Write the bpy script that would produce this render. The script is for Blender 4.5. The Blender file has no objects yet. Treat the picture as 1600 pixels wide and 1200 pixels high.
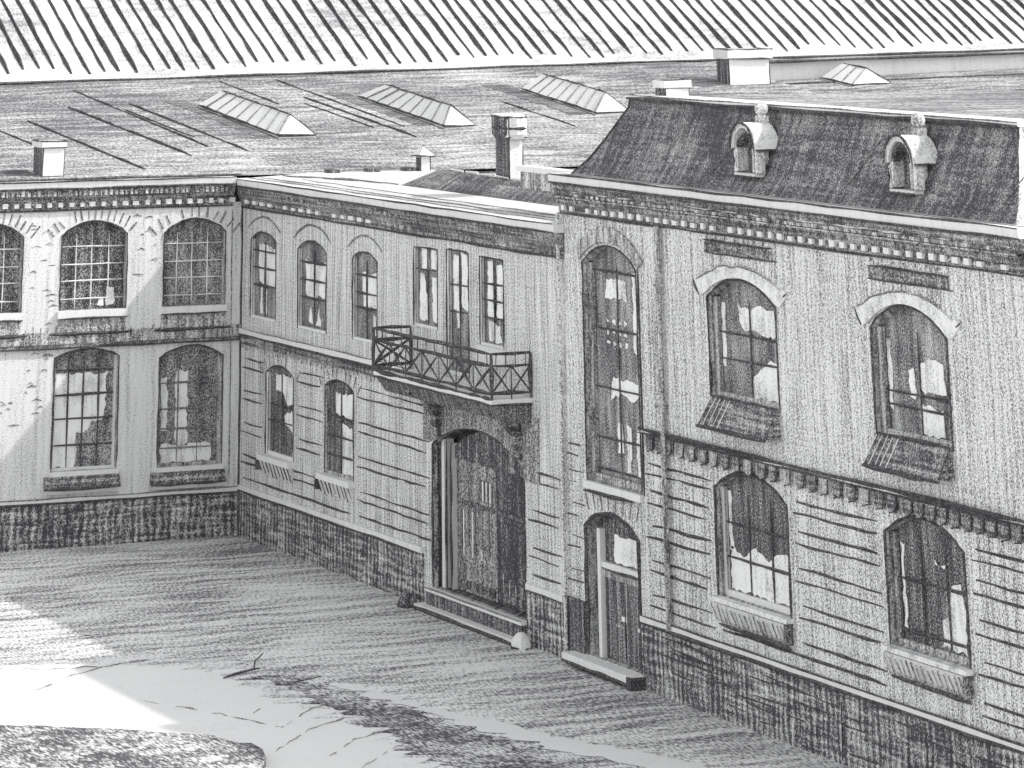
import bpy, math, random
from mathutils import Vector, Matrix
from mathutils.geometry import delaunay_2d_cdt
R = math.radians
rnd = random.Random(7)
scene = bpy.context.scene
col = scene.collection

# ------------------------------------------------------------------ camera, sky, sun, exposure
cd = bpy.data.cameras.new("camera"); cam = bpy.data.objects.new("camera", cd); col.objects.link(cam)
scene.camera = cam
right = Vector((0.90984316, -0.41495232, 0)); up = Vector((-0.1751994, -0.38415009, 0.90649538)); fwd = Vector((0.37615236, 0.82476862, 0.42221573))
cam.matrix_world = Matrix(((right.x, up.x, -fwd.x, -45.7265), (right.y, up.y, -fwd.y, -110.0815), (right.z, up.z, -fwd.z, 16.0), (0, 0, 0, 1)))
cd.sensor_width = 36; cd.sensor_fit = 'HORIZONTAL'; cd.lens = 116.276
cd.shift_x = 0.1375; cd.shift_y = -1.92; cd.clip_start = 1; cd.clip_end = 2000

sdir = Vector((1.0, -0.5, 1.0)).normalized()
world = bpy.data.worlds.new("World"); scene.world = world; world.use_nodes = True
wn = world.node_tree; bg = wn.nodes['Background']
sky = wn.nodes.new('ShaderNodeTexSky'); sky.sky_type = 'NISHITA'; sky.sun_disc = False
sky.sun_elevation = math.asin(sdir.z); sky.sun_rotation = math.atan2(sdir.x, sdir.y)
hs = wn.nodes.new('ShaderNodeHueSaturation'); hs.inputs['Saturation'].default_value = 0.06
wn.links.new(sky.outputs[0], hs.inputs['Color']); wn.links.new(hs.outputs[0], bg.inputs[0])
bg.inputs[1].default_value = 0.15
sl = bpy.data.lights.new("sun", 'SUN'); sun = bpy.data.objects.new("sun", sl); col.objects.link(sun)
sl.energy = 1.6; sl.angle = R(0.9); sl.color = (1, 0.985, 0.96)
sun.rotation_euler = sdir.to_track_quat('Z', 'Y').to_euler(); sun.location = (20, -30, 60)
scene.view_settings.view_transform = 'Standard'; scene.view_settings.look = 'None'
scene.view_settings.exposure = 1.0; scene.view_settings.gamma = 1.0

# ------------------------------------------------------------------ materials (pencil grain on paper-white stone)
def pencil(name, tone, hatch='v', hs_=(5, 5, .35), amp=1.2, grain=(24, 24, 24), gamp=1.5, patch=.25, pamp=.8, k=1.3,
           paper=.80, lead=.10, hatch2=None, amp2=0., rot=0., grid=None, warp=0.):
    m = bpy.data.materials.new(name); m.use_nodes = True
    nt = m.node_tree; N = nt.nodes; L = nt.links
    b = N['Principled BSDF']; b.inputs['Roughness'].default_value = .95
    b.inputs['Specular IOR Level'].default_value = .08
    geo = N.new('ShaderNodeNewGeometry')
    def vm(op, a, bv):
        n = N.new('ShaderNodeVectorMath'); n.operation = op; L.new(a, n.inputs[0]); n.inputs[1].default_value = bv; return n.outputs[0]
    def vm2(op, a, b2):
        n = N.new('ShaderNodeVectorMath'); n.operation = op; L.new(a, n.inputs[0]); L.new(b2, n.inputs[1]); return n.outputs[0]
    def mt(op, a, bb, clamp=False):
        n = N.new('ShaderNodeMath'); n.operation = op; n.use_clamp = clamp
        for i, v in enumerate((a, bb)):
            if isinstance(v, (int, float)): n.inputs[i].default_value = v
            else: L.new(v, n.inputs[i])
        return n.outputs[0]
    def noise(vec, detail=0, rough=.5):
        n = N.new('ShaderNodeTexNoise'); n.inputs['Scale'].default_value = 1; n.inputs['Detail'].default_value = detail
        n.inputs['Roughness'].default_value = rough; L.new(vec, n.inputs['Vector']); return mt('SUBTRACT', n.outputs['Fac'], .5)
    def coords(kind, s):
        if kind == 'v':
            sp = N.new('ShaderNodeSeparateXYZ'); L.new(geo.outputs['Position'], sp.inputs[0])
            u = mt('SUBTRACT', sp.outputs[0], sp.outputs[1])
            w = mt('MULTIPLY', sp.outputs[2], s[2]); cb = N.new('ShaderNodeCombineXYZ')
            L.new(mt('ADD', mt('MULTIPLY', u, s[0]), mt('MULTIPLY', sp.outputs[2], rot)), cb.inputs[0]); L.new(w, cb.inputs[1]); return cb.outputs[0]
        return vm('MULTIPLY', pos, s)
    pos = geo.outputs['Position']
    if warp:      # strokes that bend and break instead of running dead parallel
        wn_ = N.new('ShaderNodeTexNoise'); wn_.inputs['Scale'].default_value = .35; wn_.inputs['Detail'].default_value = 2; L.new(pos, wn_.inputs['Vector'])
        pos = vm2('ADD', pos, vm('MULTIPLY', vm('SUBTRACT', wn_.outputs['Color'], (.5, .5, .5)), (warp,) * 3))
    v = mt('MULTIPLY', noise(coords(hatch, hs_), 1, .6), amp)
    if grid:      # cross-hatching: uneven upright and level strokes that leave small gaps
        fu, fz, ga = grid
        sp = N.new('ShaderNodeSeparateXYZ'); L.new(pos, sp.inputs[0])
        wob = mt('MULTIPLY', noise(vm('MULTIPLY', pos, (1.8, 1.8, 1.8)), 3), 11)
        su = mt('SINE', mt('ADD', mt('MULTIPLY', mt('SUBTRACT', sp.outputs[0], sp.outputs[1]), fu), wob), 0)
        g_ = su
        if fz: g_ = mt('MAXIMUM', su, mt('SINE', mt('ADD', mt('MULTIPLY', sp.outputs[2], fz), wob), 0))
        v = mt('ADD', v, mt('MULTIPLY', mt('SUBTRACT', g_, .3 if fz else 0.), ga))
    if hatch2: v = mt('ADD', v, mt('MULTIPLY', noise(coords(*hatch2), 1, .6), amp2))
    v = mt('ADD', v, mt('MULTIPLY', noise(vm('MULTIPLY', geo.outputs['Position'], grain), 1.5, .7), gamp))
    v = mt('ADD', v, mt('MULTIPLY', noise(vm('MULTIPLY', geo.outputs['Position'], (patch,) * 3), 2), pamp))
    cov = mt('MULTIPLY', v, k); cov = mt('ADD', cov, tone, True)
    mx = N.new('ShaderNodeMix'); mx.data_type = 'RGBA'; L.new(cov, mx.inputs[0])
    mx.inputs[6].default_value = (paper, paper, paper * .99, 1); mx.inputs[7].default_value = (lead, lead, lead * 1.07, 1)
    L.new(mx.outputs[2], b.inputs['Base Color'])
    return m
M = {}
M['white'] = pencil('white_stone', .03, amp=.5, gamp=.9, pamp=.2, k=1.0, paper=.80, lead=.2)
M['stone'] = pencil('light_stone', .03, hs_=(5, 0, .32), amp=1.2, gamp=2.8, pamp=.2, k=1.0, paper=.76, lead=.16, grid=(30, 0, .10))
M['render'] = pencil('shade_hatched_render', .33, hs_=(5.5, 0, .35), amp=1.3, gamp=3.8, pamp=.25, k=1.05, paper=.84, lead=.12, hatch2=('v', (.8, 0, 9.)), amp2=.3, grid=(36, 0, .12), grain=(27, 27, 27))  # grey hatching puts the shade of these walls into their colour
M['plinth'] = pencil('dark_plinth', .80, hs_=(.8, 0, 9), amp=1.5, gamp=2.6, k=1.0, lead=.075, pamp=.6, patch=.4, grid=(27, 0, .20), hatch2=('v', (6, 0, .5)), amp2=1.2)
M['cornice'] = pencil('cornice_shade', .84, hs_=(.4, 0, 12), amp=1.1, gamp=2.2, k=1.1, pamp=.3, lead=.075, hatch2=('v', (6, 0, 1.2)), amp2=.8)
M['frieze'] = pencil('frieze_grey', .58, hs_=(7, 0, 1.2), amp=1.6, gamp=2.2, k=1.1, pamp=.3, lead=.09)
M['roof'] = pencil('felt_roof', .74, hatch='p', hs_=(.35, 2.6, 2.6), amp=1.4, grain=(20, 5, 12), gamp=2.6, patch=.14, pamp=1.1, k=1.0, lead=.115, paper=.66, warp=1.2)
M['seam'] = pencil('striped_roof', .16, hatch='p', hs_=(.8, 3.2, 3.2), amp=1.3, grain=(18, 6, 12), gamp=2.0, patch=.25, pamp=2.2, k=1.0, lead=.2, paper=.68, warp=.8)
M['slate_and_shade'] = pencil('dark_slate_and_shade', .86, hatch='p', hs_=(.8, 4.5, .9), amp=.9, gamp=2.4, patch=.4, pamp=.7, k=1.0, lead=.08, hatch2=('p', (.5, .5, 9)), amp2=.6, paper=.7)
M['dark'] = pencil('dark_glass', .90, hs_=(5, 0, .5), amp=.9, gamp=2.4, k=1.0, pamp=.5, lead=.065)
M['midglass'] = pencil('grey_glass', .78, hs_=(3, 0, .8), amp=.9, gamp=2.4, k=1.0, pamp=.5, lead=.085)
M['curtain_glint'] = pencil('white_blind_and_glint', .05, hs_=(5, 0, .8), amp=1.2, gamp=1.8, k=1.1, pamp=1.2, patch=1.5, paper=.9, lead=.14)
M['timber_and_shade'] = pencil('dark_timber_and_shade', .94, hs_=(7, 0, .4), amp=1.5, gamp=2.4, k=1.0, pamp=.4, lead=.075)
M['lead'] = pencil('graphite_line', .94, amp=.5, gamp=2.0, k=.9, pamp=.3, paper=.5, lead=.055)
M['softlead'] = pencil('soft_line', .70, amp=.5, gamp=2.8, k=1.0, pamp=.5, paper=.6, lead=.085)
M['gravel'] = pencil('courtyard_gravel', .38, hatch='p', hs_=(.26, 2.2, 1), amp=2.0, grain=(20, 4.8, 10), gamp=3.8, patch=.12, pamp=1.0, k=1.1, lead=.13, paper=.80, warp=1.5)
M['kerb_and_sunlit_ground'] = pencil('pale_sunlit_ground', -.02, hatch='p', hs_=(.2, .8, 1), amp=.4, grain=(18, 3.6, 10), gamp=.8, patch=.2, pamp=.4, k=1, lead=.35, paper=.74)  # pale kerb stone, also the sunlit ground painted as colour
M['turf'] = pencil('dark_turf', .76, hatch='p', hs_=(1.2, 2.2, 1), amp=1.2, grain=(18, 4.5, 10), gamp=3.2, patch=.5, pamp=1.4, k=1.0, lead=.10, warp=1.2)
M['sparse'] = pencil('sunlit_edge_gravel', .20, hatch='p', hs_=(.26, 2.2, 1), amp=2.0, grain=(20, 4.8, 10), gamp=3.2, patch=.2, pamp=1.6, k=1.0, lead=.16, paper=.76, warp=2.0)
M['trim'] = pencil('sketched_trim', .12, hs_=(4, 0, 3), amp=1.4, gamp=2.2, k=1.0, pamp=.9, patch=1.2, paper=.84, lead=.2)
M['glass'] = pencil('soft_glass', .78, hs_=(4, 0, .7), amp=1.0, gamp=2.4, k=1.0, pamp=.8, patch=.9, lead=.085)
M['shade'] = pencil('gate_shade_and_leaf', .74, hs_=(6, 0, .5), amp=1.0, gamp=2.8, k=1.0, pamp=.3, lead=.085, paper=.84)
M['ornament'] = pencil('grey_ornament_and_sunlit_slope', .34, hs_=(6, 0, 1.), amp=1.2, gamp=2.4, k=1.1, pamp=.8, patch=1.5, lead=.12, paper=.84)
M['flat'] = pencil('pale_flat_roof', .12, hatch='p', hs_=(3, .4, 1), amp=.8, gamp=1.8, grain=(16, 8, 8), k=1.0, pamp=.5, lead=.3, paper=.66)
M['void'] = pencil('dark_leaf_and_shade', 1.05, amp=.9, gamp=2.4, k=1.0, lead=.07)

# ------------------------------------------------------------------ mesh builder
class Mesh:
    def __init__(s): s.v = []; s.f = []; s.mi = []; s.ms = []
    def m(s, mat):
        if mat not in s.ms: s.ms.append(mat)
        return s.ms.index(mat)
    def face(s, pts, mat):
        i = len(s.v); s.v += [tuple(p) for p in pts]; s.f.append(tuple(range(i, i + len(pts)))); s.mi.append(s.m(mat))
    def hexa(s, p, mat):     # p: 8 points, bottom 0-3 then top 4-7
        i = len(s.v); s.v += [tuple(q) for q in p]; k = s.m(mat)
        for f in ((0, 3, 2, 1), (4, 5, 6, 7), (0, 1, 5, 4), (1, 2, 6, 5), (2, 3, 7, 6), (3, 0, 4, 7)):
            s.f.append(tuple(i + a for a in f)); s.mi.append(k)
    def box(s, fr, u0, u1, n0, n1, z0, z1, mat):
        s.hexa([fr(u0, n0, z0), fr(u1, n0, z0), fr(u1, n1, z0), fr(u0, n1, z0), fr(u0, n0, z1), fr(u1, n0, z1), fr(u1, n1, z1), fr(u0, n1, z1)], mat)
    def prism(s, fr, poly, n0, n1, mat):   # polygon in (u, z), extruded along n
        i = len(s.v); c = len(poly); k = s.m(mat)
        s.v += [tuple(fr(u, n0, z)) for u, z in poly] + [tuple(fr(u, n1, z)) for u, z in poly]
        s.f.append(tuple(range(i, i + c))); s.f.append(tuple(reversed(range(i + c, i + 2 * c)))); s.mi += [k, k]
        for a in range(c):
            b = (a + 1) % c; s.f.append((i + a, i + b, i + c + b, i + c + a)); s.mi.append(k)
    def profile(s, fr, poly, u0, u1, mat):  # polygon in (n, z), extruded along u
        i = len(s.v); c = len(poly); k = s.m(mat)
        s.v += [tuple(fr(u0, n, z)) for n, z in poly] + [tuple(fr(u1, n, z)) for n, z in poly]
        s.f.append(tuple(range(i, i + c))); s.f.append(tuple(reversed(range(i + c, i + 2 * c)))); s.mi += [k, k]
        for a in range(c):
            b = (a + 1) % c; s.f.append((i + a, i + b, i + c + b, i + c + a)); s.mi.append(k)
    def stroke(s, pts, r=.022, mat='lead', wob=.35, step=.5, drift=.012):
        """a slightly uneven dark bead along a line, like a hand-drawn edge"""
        pts = [Vector(p) for p in pts]; path = [pts[0]]
        for a, b in zip(pts, pts[1:]):
            n = max(1, int((b - a).length / step))
            for j in range(1, n + 1): path.append(a.lerp(b, j / n))
        i0 = len(s.v); k = s.m(mat); n = len(path)
        for j, p in enumerate(path):
            d = (path[min(j + 1, n - 1)] - path[max(j - 1, 0)]).normalized()
            a = d.orthogonal().normalized(); b = d.cross(a)
            rr = r * (1 + rnd.uniform(-wob, wob)) * (.55 if j in (0, n - 1) else 1)
            q = p + Vector([rnd.uniform(-drift, drift) for _ in range(3)])
            for t in range(4):
                s.v.append(tuple(q + a * rr * math.cos(t * math.pi / 2 + .78) + b * rr * math.sin(t * math.pi / 2 + .78)))
        for j in range(n - 1):
            for t in range(4):
                t2 = (t + 1) % 4
                s.f.append((i0 + j * 4 + t, i0 + j * 4 + t2, i0 + (j + 1) * 4 + t2, i0 + (j + 1) * 4 + t)); s.mi.append(k)
        s.f.append((i0, i0 + 1, i0 + 2, i0 + 3)); s.mi.append(k)
        e = i0 + (n - 1) * 4; s.f.append((e + 3, e + 2, e + 1, e)); s.mi.append(k)
    def build(s, name, parent=None, label=None, bevel=0):
        me = bpy.data.meshes.new(name); me.from_pydata(s.v, [], s.f); 
        for x in s.ms: me.materials.append(M[x])
        me.polygons.foreach_set('material_index', s.mi); me.update()
        o = bpy.data.objects.new(name, me); col.objects.link(o)
        if parent: o.parent = parent
        if label: o['label'] = label
        return o
def root(name, label, cat, group=None):
    o = bpy.data.objects.new(name, None); col.objects.link(o); o['label'] = label; o['category'] = cat
    if group: o['group'] = group
    return o
def tag(o, label, cat, group=None, kind=None):
    if label: o['label'] = label
    if cat: o['category'] = cat
    if group: o['group'] = group
    if kind: o['kind'] = kind
    return o

FA = lambda u, n, z: Vector((u, -n, z))            # left wing, faces -Y
FB = lambda u, n, z: Vector((-n, -u, z))           # gate wing, faces -X
FC = lambda u, n, z: Vector((-.15 - n, -u, z))     # pavilion, 0.15 m proud of the gate wing
FW = lambda u, n, z: Vector((u, n, z))             # plain world axes

def arch(u0, u1, zs, zt, n=10, sag=True):
    """points left to right over the top of an opening, segmental"""
    if zt - zs < .02: return [(u0, zs), (u1, zs)]
    h = zt - zs; w = (u1 - u0) / 2; rad = (w * w + h * h) / (2 * h); c = (u0 + u1) / 2; zc = zt - rad
    a = math.asin(min(1, w / rad))
    return [(c + rad * math.sin(-a + 2 * a * i / n), zc + rad * math.cos(-a + 2 * a * i / n)) for i in range(n + 1)]
def outline(h, g=0.):
    u0, u1, z0, zs, zt = h
    return [(u0 - g, z0 - g), (u1 + g, z0 - g)] + list(reversed(arch(u0 - g, u1 + g, zs, zt + g)))

def wall_with_holes(mb, fr, u0, u1, z0, z1, holes, mat, depth=.3, reveal=None):
    loops = [[(u0, z0), (u1, z0), (u1, z1), (u0, z1)]] + [outline(h) for h in holes]
    vs = []; es = []
    for lp in loops:
        i = len(vs); vs += [Vector(p) for p in lp]; es += [(i + a, i + (a + 1) % len(lp)) for a in range(len(lp))]
    rv, re_, rf, *_ = delaunay_2d_cdt(vs, es, [], 0, 1e-5)
    def inside(p, lp):
        c = False
        for a in range(len(lp)):
            (x1, y1), (x2, y2) = lp[a], lp[a - 1]
            if (y1 > p[1]) != (y2 > p[1]) and p[0] < (x2 - x1) * (p[1] - y1) / (y2 - y1) + x1: c = not c
        return c
    for f in rf:
        ce = sum((rv[a] for a in f), Vector((0, 0))) / len(f)
        if not inside(ce, loops[0]) or any(inside(ce, lp) for lp in loops[1:]): continue
        mb.face([fr(rv[a][0], 0, rv[a][1]) for a in f], mat)
    for lp in loops[1:]:
        for a in range(len(lp)):
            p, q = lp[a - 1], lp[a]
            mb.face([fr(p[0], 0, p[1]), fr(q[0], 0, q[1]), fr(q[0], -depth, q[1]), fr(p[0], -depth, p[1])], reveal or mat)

def rough(poly, amt=.03, step=.16):
    out = []
    for a in range(len(poly)):
        p, q = poly[a], poly[(a + 1) % len(poly)]
        n = max(1, int(math.dist(p, q) / step))
        for j in range(n):
            t = j / n; out.append((p[0] + (q[0] - p[0]) * t + rnd.uniform(-amt, amt), p[1] + (q[1] - p[1]) * t + rnd.uniform(-amt, amt)))
    return out

def window(fr, parent, h, cols=2, rows=(.33, .66), depth=.28, bar='lead', bw=.045, blinds_and_glints=(), pane='dark', frame='white', fw=.07,
           sill=None, hood=None, edge=.03, name='window', label=None, head=0.):
    u0, u1, z0, zs, zt = h; W = u1 - u0; H = zs - z0
    fm = Mesh(); nf = -depth + .05
    top = zs + head * (zt - zs)
    if frame:
        fm.box(fr, u0, u0 + fw, -depth + .01, nf + .06, z0, zs, frame); fm.box(fr, u1 - fw, u1, -depth + .01, nf + .06, z0, zs, frame)
        fm.box(fr, u0 + fw, u1 - fw, -depth + .01, nf + .06, z0, z0 + fw, frame)
    a, b = u0 + fw, u1 - fw
    for i in range(1, cols):
        x = a + (b - a) * i / cols + rnd.uniform(-.015, .015)
        fm.stroke([fr(x, nf, z0 + fw), fr(x + rnd.uniform(-.02, .02), nf, top)], bw / 2, bar, drift=.006)
    for t in rows:
        z = z0 + H * t
        fm.stroke([fr(a, nf + .005, z), fr(b, nf + .005, z + rnd.uniform(-.02, .02))], bw / 2, bar, drift=.006)
    # dark bead round the opening and down the inner frame
    o = outline(h)
    pts = [fr(u, .012, z) for u, z in o]
    if edge:
        fm.stroke(pts[1:] + [pts[0]], edge * .72, 'lead', step=.4)
        fm.stroke([fr(u0 + fw + .03, nf + .05, z0 + .05), fr(u0 + fw + .03, nf + .05, zs)], edge * .55, 'softlead')
        fm.stroke([fr(u0 - .0, -depth * .45, z0 + .05), fr(u0 - .0, -depth * .45, zs)], edge * .6, 'softlead')
    w = fm.build(name, parent, label)
    pm = Mesh(); pm.prism(fr, outline(h, -.004), -depth - .02, -depth, pane); pm.build('pane', w)
    for poly in blinds_and_glints:  # white cut-outs: blinds together with painted window reflections
        cm = Mesh(); pp = rough([(u0 + fw + s * (W - 2 * fw), z0 + fw + t * (H - fw)) for s, t in poly], .045, .13)
        pp = [(min(max(p, u0 + fw), u1 - fw), max(q, z0 + fw)) for p, q in pp]
        cm.prism(fr, pp, -depth + .012, -depth + .03, 'curtain_glint'); cm.build('curtain_glint', w)
    if sill:
        sm = Mesh(); sill(sm, fr, h); sm.build('sill', w)
    if hood:
        hm = Mesh(); hood(hm, fr, h); hm.build('hood_mould', w)
    return w

def rect(s0, t0, s1, t1): return [(s0, t0), (s1, t0), (s1, t1), (s0, t1)]

# sills and hoods
def sill_ledge(sm, fr, h):        # left wing: pale ledge with a dark apron below
    u0, u1, z0 = h[0], h[1], h[2]
    sm.box(fr, u0 - .08, u1 + .02, -.2, .14, z0 - .20, z0 - .005, 'white')
    sm.box(fr, u0 - .05, u1, -.2, .06, z0 - .60, z0 - .202, 'frieze')
    sm.stroke([fr(u0 - .08, .15, z0 - .2), fr(u1 + .02, .15, z0 - .2)], .03); sm.stroke([fr(u0 - .3, .08, z0 - .62), fr(u1 + .2, .08, z0 - .62)], .045)
def sill_heavy(sm, fr, h):        # left wing lower row: dark projecting moulding
    u0, u1, z0 = h[0], h[1], h[2]
    sm.box(fr, u0 - .05, u1 + .05, -.2, .10, z0 - .12, z0 - .005, 'white')
    sm.profile(fr, [(0, z0 - .42), (.30, z0 - .42), (.22, z0 - .2), (.1, z0 - .122), (0, z0 - .122)], u0 - .22, u1 + .06, 'cornice')
    sm.stroke([fr(u0 - .3, .3, z0 - .42), fr(u1 + .05, .3, z0 - .42)], .045)
    sm.box(fr, u0 - .1, u1 + .12, -.05, .16, z0 - .56, z0 - .46, 'white')
def sill_fringe(sm, fr, h):       # bracketed sill: pale slab with a toothed dark underside
    u0, u1, z0 = h[0], h[1], h[2]
    sm.box(fr, u0 - .06, u1 + .06, -.2, .20, z0 - .10, z0 - .005, 'trim')
    sm.profile(fr, [(0, z0 - .46), (.06, z0 - .46), (.18, z0 - .122), (0, z0 - .122)], u0 - .0, u1 + .0, 'stone')
    n = int((u1 - u0) / .2)
    for i in range(n + 1):
        u = u0 + (u1 - u0) * i / n
        sm.stroke([fr(u, .19, z0 - .16 - rnd.uniform(0, .06)), fr(u + .05, .08, z0 - .46 - rnd.uniform(0, .10))], rnd.uniform(.02, .035), 'softlead', drift=.015)
    sm.prism(fr, [(u1 - .08, z0 - .46), (u1 + .0, z0 - .52), (u1 + .06, z0 - .11), (u1 - .04, z0 - .11)], .0, .21, 'cornice')
    sm.stroke([fr(u0 + .1, .08, z0 - .54), fr(u1, .08, z0 - .58)], .045)
def sill_small(sm, fr, h):
    u0, u1, z0 = h[0], h[1], h[2]
    sm.box(fr, u0 - .14, u1 + .12, -.2, .24, z0 - .15, z0 - .005, 'white')
    sm.profile(fr, [(0, z0 - .5), (.06, z0 - .5), (.2, z0 - .152), (0, z0 - .152)], u0 - .08, u1 + .06, 'stone')
    for i in range(9):
        u = u0 - .05 + (u1 - u0 + .1) * i / 8
        sm.stroke([fr(u, .22, z0 - .16), fr(u, .08, z0 - .42 - rnd.uniform(0, .12))], .026, drift=.012)
    sm.box(fr, u0 - .18, u0 - .1, .0, .26, z0 - .42, z0 - .16, 'lead')
def sill_box(sm, fr, h):          # pavilion upper row: sloping dark planter-like box
    u0, u1, z0 = h[0], h[1], h[2]
    sm.hexa([fr(u0 + .1, -.1, z0 - .52), fr(u1 - .02, -.1, z0 - .52), fr(u1 + .0, .42, z0 - .52), fr(u0 + .02, .42, z0 - .52),
             fr(u0 + .2, -.1, z0 + .06), fr(u1 - .05, -.1, z0 + .06), fr(u1 - .05, .1, z0 + .06), fr(u0 + .2, .1, z0 + .06)], 'cornice')
    for i in range(5):
        t = i / 11.
        sm.stroke([fr(u0 + .2 + t * 2.4, .115, z0 + .05), fr(u0 + .06 + t * 2.5, .435, z0 - .5)], .022, 'white', drift=.01)
    sm.stroke([fr(u0, .44, z0 - .54), fr(u1, .44, z0 - .54)], .05); sm.stroke([fr(u0 + .2, .11, z0 + .08), fr(u1, .11, z0 + .08)], .035)
    sm.stroke([fr(u1, .43, z0 - .5), fr(u1 - .04, .1, z0 + .06)], .03)
def hood_white(hm, fr, h):        # pale arched label moulding with turned-up ends
    u0, u1, z0, zs, zt = h
    a = arch(u0 - .06, u1 + .04, zs + .08, zt + .03, 14); b = arch(u0 - .44, u1 + .38, zs + .34, zt + .27, 14)
    for i in range(14): hm.prism(fr, [a[i], a[i + 1], b[i + 1], b[i]], .003, .06, 'trim')
    hm.stroke([fr(u, .065, z) for u, z in rough(b, .03, 9)[:13]], .016, 'softlead')
    hm.prism(fr, [(u0 - .5, zs + .42), (u0 - .58, zs + .28), (u0 - .30, zs + .0), (u0 - .06, zs + .08)], .004, .055, 'trim')
    hm.prism(fr, [(u1 + .04, zs + .08), (u1 + .25, zs + .02), (u1 + .62, zs + .32), (u1 + .42, zs + .42)], .004, .055, 'trim')
    hm.stroke([fr(u0 - .58, .065, zs + .34), fr(u0 - .46, .065, zs + .16), fr(u0 - .3, .065, zs + .02)], .035)
    hm.stroke([fr(u1 + .48, .065, zs + .26), fr(u1 + .64, .065, zs + .34)], .03)
def hood_line(hm, fr, h):         # thin curved label line above the arch
    u0, u1, z0, zs, zt = h; b = arch(u0 - .28, u1 + .35, zs + .28, zt + .42, 8)
    hm.stroke([fr(u, .02, z) for u, z in b], .03, 'softlead')
def voussoirs(k, g0=.05, g1=.34, mat='softlead', r=.032, ext=.25):
    def f(hm, fr, h):
        u0, u1, z0, zs, zt = h; a = arch(u0 - ext, u1 + ext, zs + g0 - ext * .3, zt + g0, k); b = arch(u0 - ext * 2, u1 + ext * 2, zs + g1 - ext * .4, zt + g1, k)
        for p, q in zip(a, b):
            if rnd.random() < .92: hm.stroke([fr(p[0], .012, p[1]), fr(q[0] + rnd.uniform(-.04, .04), .012, q[1] + rnd.uniform(-.08, .03))], r * rnd.uniform(.7, 1.3), mat)
    return f
def dark_arch_ring(hm, fr, h):
    u0, u1, z0, zs, zt = h; a = arch(u0 - .12, u1 + .12, zs + .05, zt + .10, 14); b = arch(u0 - .45, u1 + .42, zs + .22, zt + .44, 14)
    for i in range(14): hm.prism(fr, [a[i], a[i + 1], b[i + 1], b[i]], .003, .06, 'frieze')

def dashes(mb, fr, u0, u1, z0, z1, n, holes):
    for _ in range(n):
        u = rnd.uniform(u0, u1); z = rnd.uniform(z0, z1)
        if any(h[0] - .3 < u < h[1] + .1 and h[2] - .7 < z < h[4] + .5 for h in holes): continue
        w = rnd.uniform(.12, .38)
        mb.stroke([fr(u, .01, z), fr(u + w / 2, .01, z + rnd.uniform(.01, .06)), fr(u + w, .01, z)], rnd.uniform(.010, .020), 'softlead')
def joints(mb, fr, spans, pairs, r=.024, jit=.25, gap_first=.25):
    """paired drawn joint lines between openings: spans = [(u0, u1, zlo, zhi)]"""
    for i, zz in enumerate(pairs):
        for j, z in enumerate(zz):
            for (a, b, lo, hi) in spans:
                if not lo < z < hi: continue
                u0 = a + (gap_first if j == 0 else .05) + rnd.uniform(0, .12); u1 = b - rnd.uniform(.03, jit) - (.25 if j == 1 and rnd.random() < .5 else 0)
                if u1 - u0 < .3: continue
                mb.stroke([fr(u0, .008, z), fr(u1, .008, z + rnd.uniform(-.03, .03))], r * rnd.uniform(.75, 1.2), 'lead', drift=.014)

def cornice_run(mb, fr, u0, u1, zb, zt, over=.6, dent=True, ds=.36, dmat='white', e0=0, e1=0, dw=.16):
    """gutter board in pale stone, dark soffit mouldings, row of dentils"""
    H = zt - zb
    mb.profile(fr, [(-.1, zt - .20), (over, zt - .20), (over + .04, zt), (-.1, zt)], u0 - e0, u1 + e1, 'white')
    mb.profile(fr, [(-.02, zt - .46), (over * .62, zt - .46), (over * .92, zt - .205), (-.02, zt - .205)], u0 - e0, u1 + e1, 'cornice')  # hatched shade under the gutter, put into the moulding colour
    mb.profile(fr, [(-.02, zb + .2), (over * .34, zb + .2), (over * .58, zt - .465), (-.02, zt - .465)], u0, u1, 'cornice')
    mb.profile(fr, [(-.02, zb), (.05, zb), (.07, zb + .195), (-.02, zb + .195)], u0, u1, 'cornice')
    mb.stroke([fr(u0 - e0, over + .05, zt), fr(u1 + e1, over + .05, zt)], .022, step=1.2)
    mb.stroke([fr(u0 - e0, over + .02, zt - .2), fr(u1 + e1, over + .02, zt - .2)], .026, step=1.2)
    mb.stroke([fr(u0, .06, zb), fr(u1, .06, zb)], .026, step=1.2)
def dentils(mb, fr, u0, u1, zb, n0, n1, h=.12, ds=.36, w=.16, mat='white', skip=0., parent=None):
    n = int((u1 - u0) / ds)
    for i in range(n):
        if rnd.random() < skip: continue
        u = u0 + (i + .5) * ds + rnd.uniform(-.02, .02); ww = w * rnd.uniform(.75, 1.15)
        if parent: mb = Mesh()
        mb.box(fr, u - ww / 2, u + ww / 2, n0, n1, zb, zb + h * rnd.uniform(.8, 1.1), mat)
        if parent: mb.build('dentil', parent)

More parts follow.
